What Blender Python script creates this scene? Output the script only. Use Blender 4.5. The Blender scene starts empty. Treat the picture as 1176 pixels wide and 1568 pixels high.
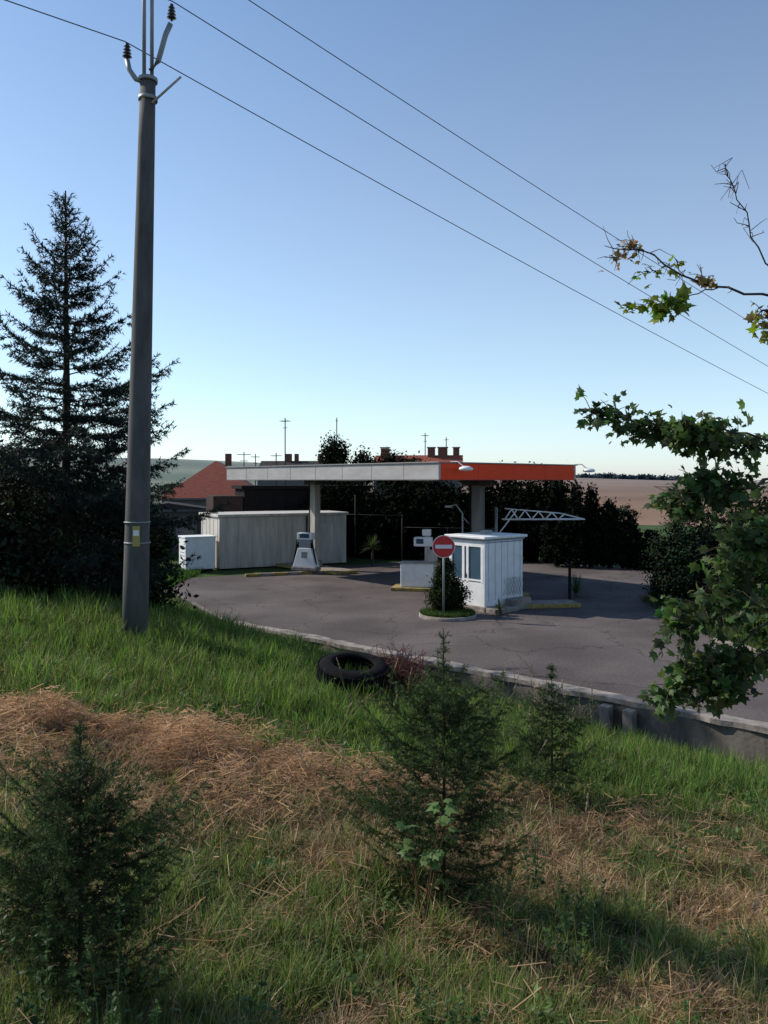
import bpy, math, random
import numpy as np
from mathutils import Vector
R=math.radians
rng=np.random.default_rng(7); random.seed(7)
scene=bpy.context.scene
# ------------------------------------------------------------------ camera / light
CZ=4.48
cam=bpy.data.objects.new("camera",bpy.data.cameras.new("camera")); scene.collection.objects.link(cam)
cam.location=(0,0,CZ); cam.rotation_euler=(R(90),0,0)
cam.data.sensor_fit='VERTICAL'; cam.data.sensor_height=36; cam.data.lens=28.24
cam.data.shift_y=-0.0306; cam.data.clip_start=0.05; cam.data.clip_end=12000
scene.camera=cam
scene.view_settings.view_transform='Standard'; scene.view_settings.look='None'; scene.view_settings.exposure=0
EL=R(38); AZ=math.atan2(-0.95,0.33)
ts=Vector((math.sin(AZ)*math.cos(EL),math.cos(AZ)*math.cos(EL),math.sin(EL)))
sl=bpy.data.lights.new("sun","SUN"); sl.energy=5.0; sl.angle=R(0.5); sl.color=(1,0.93,0.82)
so=bpy.data.objects.new("sun",sl); so.rotation_euler=ts.to_track_quat('Z','Y').to_euler(); so.location=(-30,10,30); scene.collection.objects.link(so)
w=bpy.data.worlds.new("World"); scene.world=w; w.use_nodes=True
nt=w.node_tree; bg=nt.nodes["Background"]; sky=nt.nodes.new("ShaderNodeTexSky"); sky.sky_type='NISHITA'
sky.sun_disc=False; sky.sun_elevation=EL; sky.sun_rotation=AZ; sky.altitude=300; sky.air_density=1.0; sky.dust_density=0.7; sky.ozone_density=2.0
tint=nt.nodes.new("ShaderNodeMix"); tint.data_type='RGBA'; tint.blend_type='MULTIPLY'; tint.inputs[0].default_value=1; tint.inputs[7].default_value=(0.86,1.10,1.22,1)
nt.links.new(sky.outputs[0],tint.inputs[6])
# summer haze: pale layer thickening towards the horizon, by true elevation
tcw=nt.nodes.new("ShaderNodeTexCoord"); sx=nt.nodes.new("ShaderNodeSeparateXYZ"); nt.links.new(tcw.outputs["Generated"],sx.inputs[0])
def haze(prev,zmax,col):
    mr=nt.nodes.new("ShaderNodeMapRange"); mr.interpolation_type='SMOOTHSTEP'; mr.inputs["From Min"].default_value=0.0; mr.inputs["From Max"].default_value=zmax; mr.inputs["To Min"].default_value=1; mr.inputs["To Max"].default_value=0
    nt.links.new(sx.outputs["Z"],mr.inputs["Value"])
    ad=nt.nodes.new("ShaderNodeMix"); ad.data_type='RGBA'; ad.blend_type='ADD'; ad.inputs[7].default_value=(*col,1)
    nt.links.new(mr.outputs[0],ad.inputs[0]); nt.links.new(prev,ad.inputs[6]); return ad.outputs[2]
o1=haze(tint.outputs[2],0.78,(1.75,1.35,.75)); o2=haze(o1,0.16,(.25,.1,1.1))
nt.links.new(o2,bg.inputs[0]); bg.inputs[1].default_value=0.13

# ------------------------------------------------------------------ materials
def mat_base(name):
    m=bpy.data.materials.new(name); m.use_nodes=True
    return m,m.node_tree,m.node_tree.nodes["Principled BSDF"]
def mat(name,col,rough=0.7,var=0.25,scale=4.0,bump=0.15,metal=0.0,dirt=None,stretch=None,spec=.4):
    m,t,b=mat_base(name); b.inputs["Specular IOR Level"].default_value=spec
    tc=t.nodes.new("ShaderNodeTexCoord"); n=t.nodes.new("ShaderNodeTexNoise"); n.inputs["Scale"].default_value=scale; n.inputs["Detail"].default_value=8; n.inputs["Roughness"].default_value=0.65
    if stretch:
        mp=t.nodes.new("ShaderNodeMapping"); mp.inputs["Scale"].default_value=stretch
        t.links.new(tc.outputs["Object"],mp.inputs[0]); t.links.new(mp.outputs[0],n.inputs["Vector"])
    else: t.links.new(tc.outputs["Object"],n.inputs["Vector"])
    r=t.nodes.new("ShaderNodeValToRGB"); r.color_ramp.elements[0].position=0.3; r.color_ramp.elements[1].position=0.7
    d=dirt if dirt else tuple(c*(1-var) for c in col)
    r.color_ramp.elements[0].color=(*d,1); r.color_ramp.elements[1].color=(*[min(1,c*(1+var*0.4)) for c in col],1)
    t.links.new(n.outputs[0],r.inputs[0]); t.links.new(r.outputs[0],b.inputs["Base Color"])
    b.inputs["Roughness"].default_value=rough; b.inputs["Metallic"].default_value=metal
    if bump:
        n2=t.nodes.new("ShaderNodeTexNoise"); n2.inputs["Scale"].default_value=scale*8; n2.inputs["Detail"].default_value=4
        t.links.new(tc.outputs["Object"],n2.inputs["Vector"])
        bp=t.nodes.new("ShaderNodeBump"); bp.inputs["Strength"].default_value=bump; bp.inputs["Distance"].default_value=0.02
        t.links.new(n2.outputs[0],bp.inputs["Height"]); t.links.new(bp.outputs[0],b.inputs["Normal"])
    return m
def vegmat(name,trans=0.35,rough=0.55,spec=0.3):
    m,t,b=mat_base(name)
    a=t.nodes.new("ShaderNodeAttribute"); a.attribute_name="Col"
    b.inputs["Roughness"].default_value=rough; b.inputs["Specular IOR Level"].default_value=spec
    t.links.new(a.outputs["Color"],b.inputs["Base Color"])
    if trans>0:
        tr=t.nodes.new("ShaderNodeBsdfTranslucent"); mx=t.nodes.new("ShaderNodeMixShader"); mx.inputs[0].default_value=trans
        hs=t.nodes.new("ShaderNodeHueSaturation"); hs.inputs["Saturation"].default_value=1.1; hs.inputs["Value"].default_value=1.5
        t.links.new(a.outputs["Color"],hs.inputs["Color"]); t.links.new(hs.outputs[0],tr.inputs[0])
        t.links.new(b.outputs[0],mx.inputs[1]); t.links.new(tr.outputs[0],mx.inputs[2])
        t.links.new(mx.outputs[0],t.nodes["Material Output"].inputs[0])
    return m
M_leaf=vegmat("leaf",0.4,.5,.25); M_grass=vegmat("grass_blade",0.38,.6,.2); M_needle=vegmat("needle",0.12,0.6,0.12); M_bark=vegmat("bark",0,0.9,0.1)
M_hleaf=vegmat("hedge_leaf",0,.9,.03)

# ------------------------------------------------------------------ noise
_lat=rng.random((256,256))
def vn(x,y,sc=1.0,o=0):
    x=np.asarray(x,float)*sc+o*17.3+500; y=np.asarray(y,float)*sc+o*9.1+500
    xi=np.floor(x).astype(int); yi=np.floor(y).astype(int); fx=x-xi; fy=y-yi
    fx=fx*fx*(3-2*fx); fy=fy*fy*(3-2*fy)
    a=_lat[xi%256,yi%256]; b=_lat[(xi+1)%256,yi%256]; c=_lat[xi%256,(yi+1)%256]; d=_lat[(xi+1)%256,(yi+1)%256]
    return (a*(1-fx)+b*fx)*(1-fy)+(c*(1-fx)+d*fx)*fy
def fbm(x,y,sc=1,o=0): return (vn(x,y,sc,o)*.5+vn(x,y,sc*2.1,o+1)*.3+vn(x,y,sc*4.3,o+2)*.2)
def sm(t): t=np.clip(t,0,1); return t*t*(3-2*t)

# ------------------------------------------------------------------ terrain
OX,OY=6.8,14.2; U=(-.735,.678); N=(-.678,-.735)
def de(s): return -np.clip((np.asarray(s,float)-16),0,8)*.37
def sd(x,y):
    dx=x-OX; dy=y-OY
    return dx*U[0]+dy*U[1], dx*N[0]+dy*N[1]
def xy(s,d): return OX+s*U[0]+d*N[0], OY+s*U[1]+d*N[1]
def far(x,y):
    r=np.hypot(x,y-30)
    return -.05-4*sm((r-45)/100)+46*np.exp(-((x+550)/700)**2)*sm((y-400)/1000)+3*sm((y-300)/1000)
def zt(x,y):
    x=np.asarray(x,float); y=np.asarray(y,float)
    s,d=sd(x,y); dp=d-de(s)
    p=np.interp(dp,[0,.5,6.5,7.4,9.7,11,15,25,60],[0,.1,1.8,1.95,2.3,2.6,3.3,3.9,5])
    b=np.interp(s,[-30,-2,0,6,11,16,24],[-.8,-.75,-.72,-.5,-.22,0,0])
    bump=(fbm(x,y,.9,3)-.5)*.26*np.clip(dp/3,0,1)+(vn(x,y,3.5,5)-.5)*.08
    near=p+b+bump
    return np.where(dp>=-0.1,near,far(x,y))
def dry(x,y):
    yy_=y+ (fbm(x,y,1.1,40)-.5)*1.9
    br=np.clip(-.1+2.0*fbm(x,y,1.7,60),0,1)
    e=np.exp(-(((x+2.1)/2.5)**2+((yy_-7.5)/.95)**2)**1.6)*br
    e2=np.exp(-(((x-2.7)/1.2)**2+((yy_-6.9)/.6)**2))*.55
    e3=np.exp(-(((x+.1)/1.0)**2+((yy_-5.9)/.8)**2))*.7
    n=fbm(x,y,1.3,8); n2=fbm(x,y,3.4,18)
    fg=np.clip((8.9-y)/1.5,0,1)*(.33+1.0*np.clip((n*.6+n2*.4-.45)*4,-.25,.6))
    mid=np.clip((y-8)/2,0,1)*np.clip((fbm(x,y,.6,70)-.45)*1.8,0,.22)
    return np.clip(np.maximum.reduce([e*1.1,e2+0*x,e3+0*x,fg,mid]),0,1)
def geo(a,first,ratio,lim):
    o=[];v=a;st=first
    while abs(v-a)<lim: v+=st; o.append(v); st*=ratio
    return o
S=sorted(set([-x for x in geo(12,.25,1.13,7000)]+list(np.arange(-12,26.01,.2))+geo(26,.25,1.13,7000)))
D=sorted(set([-x for x in geo(.2,.6,1.13,7000)]+[-.2,-.09,0.0]+list(np.arange(.15,16,.15))+geo(16,.25,1.15,5000)))
S=np.array(S);D=np.array(D)
SS,DD=np.meshgrid(S,D,indexing='ij')
X,Y=xy(SS,DD+de(SS)); Z=zt(X,Y)
def mesh_from(name,V,F,C=None,mats=None,mi=None,smooth=False):
    V=np.asarray(V,dtype=np.float32); F=np.asarray(F,dtype=np.int32); k=F.shape[1]
    me=bpy.data.meshes.new(name); me.vertices.add(len(V)); me.vertices.foreach_set("co",V.ravel())
    me.loops.add(F.size); me.loops.foreach_set("vertex_index",F.ravel())
    me.polygons.add(len(F)); me.polygons.foreach_set("loop_start",np.arange(0,F.size,k,dtype=np.int32))
    if mi is not None: me.polygons.foreach_set("material_index",np.asarray(mi,dtype=np.int32))
    if smooth: me.polygons.foreach_set("use_smooth",np.ones(len(F),dtype=bool))
    me.update(calc_edges=True)
    if C is not None:
        ca=me.color_attributes.new("Col",'FLOAT_COLOR','POINT')
        cc=np.ones((len(V),4),dtype=np.float32); cc[:,:3]=C; ca.data.foreach_set("color",cc.ravel())
    for m in (mats or []): me.materials.append(m)
    ob=bpy.data.objects.new(name,me); scene.collection.objects.link(ob); return ob
ns,nd=SS.shape
idx=np.arange(ns*nd).reshape(ns,nd)
F=np.stack([idx[:-1,:-1],idx[:-1,1:],idx[1:,1:],idx[1:,:-1]],-1).reshape(-1,4)
dr=dry(X,Y)[...,None]
soil=np.array([.055,.042,.025]); straw=np.array([.20,.135,.07]); green=np.array([.035,.055,.015])
near=green*(1-dr)+(straw*.6+soil*.4)*dr
rr=np.hypot(X,Y-30)[...,None]
fieldR=np.array([.23,.145,.10]); fieldL=np.array([.17,.20,.14]) 
farc=np.where((X>0)[...,None],fieldR,fieldL)*(0.7+.6*vn(X,Y,.012,4)[...,None])
band=(np.sin(Y*.02+X*.004)>0.2)[...,None]&(X<0)[...,None]
farc=np.where(band,np.array([.10,.14,.09]),farc)
dist=np.clip((rr-300)/2200,0,.6); farc=farc*(1-dist)+np.array([.23,.27,.30])*dist  # aerial haze baked into the far ground colour, growing with distance
gcol=np.array([.05,.085,.025])
backc=gcol*(1-sm((rr-70)/60))+farc*sm((rr-70)/60)
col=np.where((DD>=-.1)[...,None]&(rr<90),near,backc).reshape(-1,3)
m,t,b=mat_base("ground"); a=t.nodes.new("ShaderNodeAttribute"); a.attribute_name="Col"
tc=t.nodes.new("ShaderNodeTexCoord"); n=t.nodes.new("ShaderNodeTexNoise"); n.inputs["Scale"].default_value=9; n.inputs["Detail"].default_value=10
t.links.new(tc.outputs["Object"],n.inputs["Vector"]); mx=t.nodes.new("ShaderNodeMix"); mx.data_type='RGBA'; mx.blend_type='MULTIPLY'; mx.inputs[0].default_value=.8
rp=t.nodes.new("ShaderNodeValToRGB"); rp.color_ramp.elements[0].position=.3; rp.color_ramp.elements[0].color=(.35,.35,.35,1); rp.color_ramp.elements[1].position=.7; rp.color_ramp.elements[1].color=(1.3,1.25,1.2,1)
t.links.new(n.outputs[0],rp.inputs[0]); t.links.new(a.outputs[0],mx.inputs[6]); t.links.new(rp.outputs[0],mx.inputs[7]); t.links.new(mx.outputs[2],b.inputs["Base Color"])
b.inputs["Roughness"].default_value=.95; b.inputs["Specular IOR Level"].default_value=.1
mesh_from("ground",np.stack([X,Y,Z],-1).reshape(-1,3),F,col,[m],smooth=True)

# ------------------------------------------------------------------ hard surface helpers
def empty(name,loc=(0,0,0),rot=0):
    e=bpy.data.objects.new(name,None); e.location=loc; e.rotation_euler=(0,0,rot); e.empty_display_size=.3; scene.collection.objects.link(e); return e
def pyobj(name,V,F,m,parent=None,smooth=False):
    me=bpy.data.meshes.new(name); me.from_pydata([tuple(v) for v in V],[],F); me.update()
    me.materials.append(m)
    if smooth:
        for p in me.polygons: p.use_smooth=True
    o=bpy.data.objects.new(name,me); scene.collection.objects.link(o)
    if parent: o.parent=parent
    return o
def box(parent,name,c,s,m,bevel=.01,rot=(0,0,0),top=None):
    x,y,z=[v/2 for v in s]; tx,ty=(x,y) if top is None else (top[0]/2,top[1]/2)
    V=[(-x,-y,-z),(x,-y,-z),(x,y,-z),(-x,y,-z),(-tx,-ty,z),(tx,-ty,z),(tx,ty,z),(-tx,ty,z)]
    Fc=[(3,2,1,0),(4,5,6,7),(0,1,5,4),(1,2,6,5),(2,3,7,6),(3,0,4,7)]
    o=pyobj(name,V,Fc,m,parent); o.location=c; o.rotation_euler=rot
    if bevel:
        bm=o.modifiers.new("b","BEVEL"); bm.width=bevel; bm.segments=2
    return o
def tubegeo(P,rad,k=6):
    P=np.asarray(P,float); n=len(P); rad=np.broadcast_to(np.asarray(rad,float),(n,))
    T=np.gradient(P,axis=0); T/=np.linalg.norm(T,axis=1)[:,None]+1e-9
    ref=np.where(np.abs(T[:,2:3])>.9,np.array([[1.,0,0]]),np.array([[0,0,1.]]))
    A=np.cross(T,ref); A/=np.linalg.norm(A,axis=1)[:,None]+1e-9; B=np.cross(T,A)
    th=np.arange(k)*2*math.pi/k
    V=P[:,None]+rad[:,None,None]*(np.cos(th)[None,:,None]*A[:,None]+np.sin(th)[None,:,None]*B[:,None])
    V=V.reshape(-1,3); i=np.arange(n-1)[:,None]*k; j=np.arange(k)[None]; j2=(j+1)%k
    Fq=np.stack([i+j,i+j2,i+k+j2,i+k+j],-1).reshape(-1,4)
    return V,Fq
def tube(parent,name,P,rad,m,k=10,caps=True):
    V,Fq=tubegeo(P,rad,k); Fl=[tuple(map(int,f)) for f in Fq]
    if caps: Fl+= [tuple(range(k))[::-1],tuple(range(len(V)-k,len(V)))]
    return pyobj(name,V,Fl,m,parent,smooth=True)
def lathe(parent,name,prof,m,k=32,loc=(0,0,0),rot=(0,0,0)):
    V=[];Fc=[]; n=len(prof)
    for i in range(k):
        a=2*math.pi*i/k
        for r,z in prof: V.append((r*math.cos(a),r*math.sin(a),z))
    for i in range(k):
        for j in range(n-1):
            a=i*n+j; b2=((i+1)%k)*n+j; Fc.append((a,b2,b2+1,a+1))
    o=pyobj(name,V,Fc,m,parent,smooth=True); o.location=loc; o.rotation_euler=rot; return o

M_conc=mat("concrete",(.29,.25,.22),.9,.45,3,.4,dirt=(.10,.08,.07))
M_white=mat("white_paint",(.74,.74,.74),.5,.15,3,.05)
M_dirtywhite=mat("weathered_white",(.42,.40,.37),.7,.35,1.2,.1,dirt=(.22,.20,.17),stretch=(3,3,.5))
M_shadecol=mat("column_shaded",(.16,.155,.15),.8,.35,1.2,.1,dirt=(.09,.085,.08),stretch=(3,3,.5))  # darker copy for the second column, its shade put into the colour
M_cont=mat("container_paint",(.52,.49,.45),.7,.3,1.2,.1,dirt=(.32,.29,.25),stretch=(3,3,.4))
M_dark=mat("dark_cladding",(.014,.012,.012),.9,.3,3,.1,spec=.1)
M_grey=mat("grey_metal",(.25,.26,.27),.5,.2,4,.05,metal=.3)
M_polec=mat("pole_concrete",(.095,.09,.087),.85,.35,5,.2,dirt=(.05,.047,.045),stretch=(1,1,.25))
M_red=mat("red_fascia",(.78,.070,.022),.6,.1,2,.02,spec=.12)
M_signred=mat("sign_red",(.55,.03,.03),.4,.1,3,0)
M_yellow=mat("yellow_paint",(.34,.24,.05),.8,.5,6,.2,dirt=(.12,.1,.06))
M_glass=mat("window_glass",(.05,.09,.13),.08,.2,2,0)
M_rub=mat("rubber",(.010,.010,.011),.95,.4,8,.3,spec=.08)
M_wire=mat("wire_metal",(.06,.06,.065),.6,.1,8,0)
M_porc=mat("porcelain",(.02,.017,.017),.25,.2,4,0)
M_roof=mat("roof_tile",(.28,.07,.042),.85,.35,2.5,.4,stretch=(1,1,4))
M_brick=mat("chimney_brick",(.18,.07,.05),.9,.4,8,.3)
M_wall=mat("render_wall",(.12,.115,.115),.9,.25,1.5,.1)
M_slate=mat("grey_roof",(.05,.046,.046),.9,.3,3,.2,spec=.1)
M_blue=mat("blue_panel",(.12,.2,.4),.5,.1,3,0)

# ------------------------------------------------------------------ yard (asphalt)
m,t,b=mat_base("asphalt"); tc=t.nodes.new("ShaderNodeTexCoord")
n1=t.nodes.new("ShaderNodeTexNoise"); n1.inputs["Scale"].default_value=.35; n1.inputs["Detail"].default_value=6
n2=t.nodes.new("ShaderNodeTexNoise"); n2.inputs["Scale"].default_value=14; n2.inputs["Detail"].default_value=10; n2.inputs["Roughness"].default_value=.75
vo=t.nodes.new("ShaderNodeTexVoronoi"); vo.feature='DISTANCE_TO_EDGE'; vo.inputs["Scale"].default_value=.28
n3=t.nodes.new("ShaderNodeTexNoise"); n3.inputs["Scale"].default_value=1.3; n3.inputs["Detail"].default_value=5
va=t.nodes.new("ShaderNodeVectorMath"); va.operation='MULTIPLY_ADD'; va.inputs[1].default_value=(1.2,1.2,1.2)
for q in (n1,n2,n3): t.links.new(tc.outputs["Object"],q.inputs["Vector"])
t.links.new(n3.outputs["Color"],va.inputs[0]); t.links.new(tc.outputs["Object"],va.inputs[2]); t.links.new(va.outputs[0],vo.inputs["Vector"])
r1=t.nodes.new("ShaderNodeValToRGB"); r1.color_ramp.elements[0].position=.35; r1.color_ramp.elements[0].color=(.084,.069,.066,1); r1.color_ramp.elements[1].position=.68; r1.color_ramp.elements[1].color=(.142,.119,.113,1)
r2=t.nodes.new("ShaderNodeValToRGB"); r2.color_ramp.elements[0].position=.3; r2.color_ramp.elements[0].color=(.55,.55,.55,1); r2.color_ramp.elements[1].position=.7; r2.color_ramp.elements[1].color=(1.3,1.3,1.3,1)
r3=t.nodes.new("ShaderNodeValToRGB"); r3.color_ramp.elements[0].position=.0; r3.color_ramp.elements[0].color=(.5,.5,.5,1); r3.color_ramp.elements[1].position=.010; r3.color_ramp.elements[1].color=(1,1,1,1)
t.links.new(n1.outputs[0],r1.inputs[0]); t.links.new(n2.outputs[0],r2.inputs[0]); t.links.new(vo.outputs["Distance"],r3.inputs[0])
x1=t.nodes.new("ShaderNodeMix"); x1.data_type='RGBA'; x1.blend_type='MULTIPLY'; x1.inputs[0].default_value=1
x2=t.nodes.new("ShaderNodeMix"); x2.data_type='RGBA'; x2.blend_type='MULTIPLY'; x2.inputs[0].default_value=1
t.links.new(r1.outputs[0],x1.inputs[6]); t.links.new(r2.outputs[0],x1.inputs[7]); t.links.new(x1.outputs[2],x2.inputs[6]); t.links.new(r3.outputs[0],x2.inputs[7]); t.links.new(x2.outputs[2],b.inputs["Base Color"])
b.inputs["Roughness"].default_value=.95; b.inputs["Specular IOR Level"].default_value=.12
bp=t.nodes.new("ShaderNodeBump"); bp.inputs["Strength"].default_value=.3; bp.inputs["Distance"].default_value=.01; t.links.new(n2.outputs[0],bp.inputs["Height"]); t.links.new(bp.outputs[0],b.inputs["Normal"])
M_asph=m
yard=[xy(-45,-.28),xy(16,-.28),xy(20,-.28-1.48),xy(24,-.28-2.96),(-8.9,33.6),(-8.9,37),(-6.8,38.2),(-1.5,42.5),(3,46),(14,41),(40,20),(60,-10)]
pyobj("asphalt_yard",[(x,y,0) for x,y in yard],[tuple(range(len(yard)))[::-1]],M_asph)
wl=empty("retaining_wall")
def wallstrip(name,s0,s1,d0,d1,z0f,z1f,m,step=.5,jag=0):
    V=[];Fc=[];ss=np.arange(s0,s1+.01,step)
    for s in ss:
        e=float(de(s)); j=jag*(float(vn(s,0,2.3,6))-.5)
        for d,z in ((d0-j,z0f),(d1+j,z0f),(d1+j,z1f),(d0-j,z1f)):
            x,y=xy(s,d+e); V.append((x,y,z+ jag*.3*(float(vn(s,3,3.1,2))-.5)))
    for i in range(len(ss)-1):
        a=i*4
        for k in range(4): Fc.append((a+k,a+(k+1)%4,a+4+(k+1)%4,a+4+k))
    Fc.append((0,3,2,1)); a=(len(ss)-1)*4; Fc.append((a,a+1,a+2,a+3))
    return pyobj(name,V,Fc,m,wl)
M_wallf=mat("wall_concrete",(.17,.145,.125),.95,.5,1.6,.5,dirt=(.05,.042,.036),stretch=(1,1,.4))
wallstrip("wall_body",-40,15.8,-.26,-.02,-1.5,.0,M_wallf)
wallstrip("wall_coping",-40,15.8,-.34,.03,.0,.10,M_conc,.2,.16)
wallstrip("edge_kerb",15.8,26,-.26,-.10,-.4,.03,M_wallf,.25,.1)
for i,s in enumerate([2.55,3.05,-1.2]):
    x,y=xy(s,.12); box(wl,"buttress_%d"%i,(x,y,-.35),(.22,.2,.62),M_conc,.015,(0,0,math.atan2(U[1],U[0])))

# ------------------------------------------------------------------ vegetation buffers
class Buf:
    def __init__(s): s.V=[];s.F=[];s.C=[];s.M=[];s.n=0
    def add(s,V,F,C,mi=0):
        V=np.asarray(V,float).reshape(-1,3); F=np.asarray(F,int)
        if F.shape[1]==4: F=np.concatenate([F[:,[0,1,2]],F[:,[0,2,3]]])
        s.V.append(V); s.F.append(F+s.n); s.C.append(np.broadcast_to(C,V.shape)); s.M.append(np.full(len(F),mi)); s.n+=len(V)
    def obj(s,name,mats,smooth=False):
        return mesh_from(name,np.concatenate(s.V),np.concatenate(s.F),np.concatenate(s.C),mats,np.concatenate(s.M),smooth)
def nrm(a): return a/(np.linalg.norm(a,axis=-1,keepdims=True)+1e-9)
MAPLE=np.array([(0,.3),(0,0),(.22,-.1),(.32,.08),(.52,.12),(.42,.3),(.5,.55),(.25,.5),(.16,.62),(0,1),(-.16,.62),(-.25,.5),(-.5,.55),(-.42,.3),(-.52,.12),(-.32,.08),(-.22,-.1)])
RHOMB=np.array([(0,.5),(0,0),(.3,.45),(0,1),(-.3,.45)])
def leaves(buf,P,Dr,Nr,size,cols,shape=RHOMB,fold=.25,mi=0):
    P=np.asarray(P,float); n=len(P); k=len(shape)
    y=nrm(Dr); x=nrm(np.cross(y,Nr)); z=np.cross(x,y)
    size=np.broadcast_to(size,(n,))
    V=P[:,None]+size[:,None,None]*(shape[None,:,0:1]*x[:,None]+shape[None,:,1:2]*y[:,None]-fold*(np.abs(shape[None,:,0:1])+.6*(shape[None,:,1:2]-.3)**2)*z[:,None]*1.0)
    o=np.arange(1,k); f=np.stack([np.zeros(k-1,int),o,np.roll(o,-1)],-1)
    Fx=(np.arange(n)[:,None,None]*k+f[None]).reshape(-1,3)
    C=np.repeat(np.asarray(cols),k,axis=0)
    buf.add(V.reshape(-1,3),Fx,C,mi)
def rdir(n): return nrm(rng.normal(size=(n,3)))
def leafmass(buf,blobs,n,size,col,K=45,up=0.3,var=.35):
    ws=np.array([r[0]*r[2]+r[0]*r[1] for c,r in blobs]); ws=ws/ws.sum()
    for (c,r),wt in zip(blobs,ws):
        m_=int(n*wt); k=max(8,int(K)); c=np.array(c);r=np.array(r)
        cd=rdir(k); cd[:,2]=np.abs(cd[:,2])*np.where(rng.random(k)<.75,1,-1)
        cc=cd*(.72+.3*rng.random((k,1))); br=(.55+.9*rng.random(k))
        i=rng.integers(0,k,m_); p=cc[i]+rng.normal(size=(m_,3))*.17
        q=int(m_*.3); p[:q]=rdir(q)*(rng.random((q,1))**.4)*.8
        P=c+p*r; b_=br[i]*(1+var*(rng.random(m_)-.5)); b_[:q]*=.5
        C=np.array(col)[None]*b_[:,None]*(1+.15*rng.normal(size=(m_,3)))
        d=rdir(m_); nn=nrm(p+rdir(m_)*.8+np.array([0,0,up]))
        sz=size*(.6+.8*rng.random(m_)); sz[:q]*=1.7
        leaves(buf,P,d,nn,sz,np.clip(C,.003,1))
def limb(buf,P,rad,col=(.07,.055,.045),mi=1,k=6):
    V,F_=tubegeo(P,rad,k); buf.add(V,F_,np.array(col)*(.8+.4*rng.random((len(V),1))),mi)

def bushtree(name,base,blobs,n,size,col,trunk=True,K=45,lm=None):
    bf=Buf(); leafmass(bf,blobs,n,size,col,K)
    for c,r in blobs:
        P=np.linspace(0,1,6)[:,None]*(np.array(c)-np.array(base))+np.array(base)
        P[1:-1,:2]+=rng.normal(size=(4,2))*.06*r[0]
        if trunk: limb(bf,P,np.linspace(.05*r[0]+.05,.02,6),(.03,.025,.02))
        else: limb(bf,[(c[0],c[1],0),(c[0]+.1,c[1],c[2])],[.1,.04],(.03,.025,.02))
    return bf.obj(name,[lm or M_hleaf,M_bark])

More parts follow.
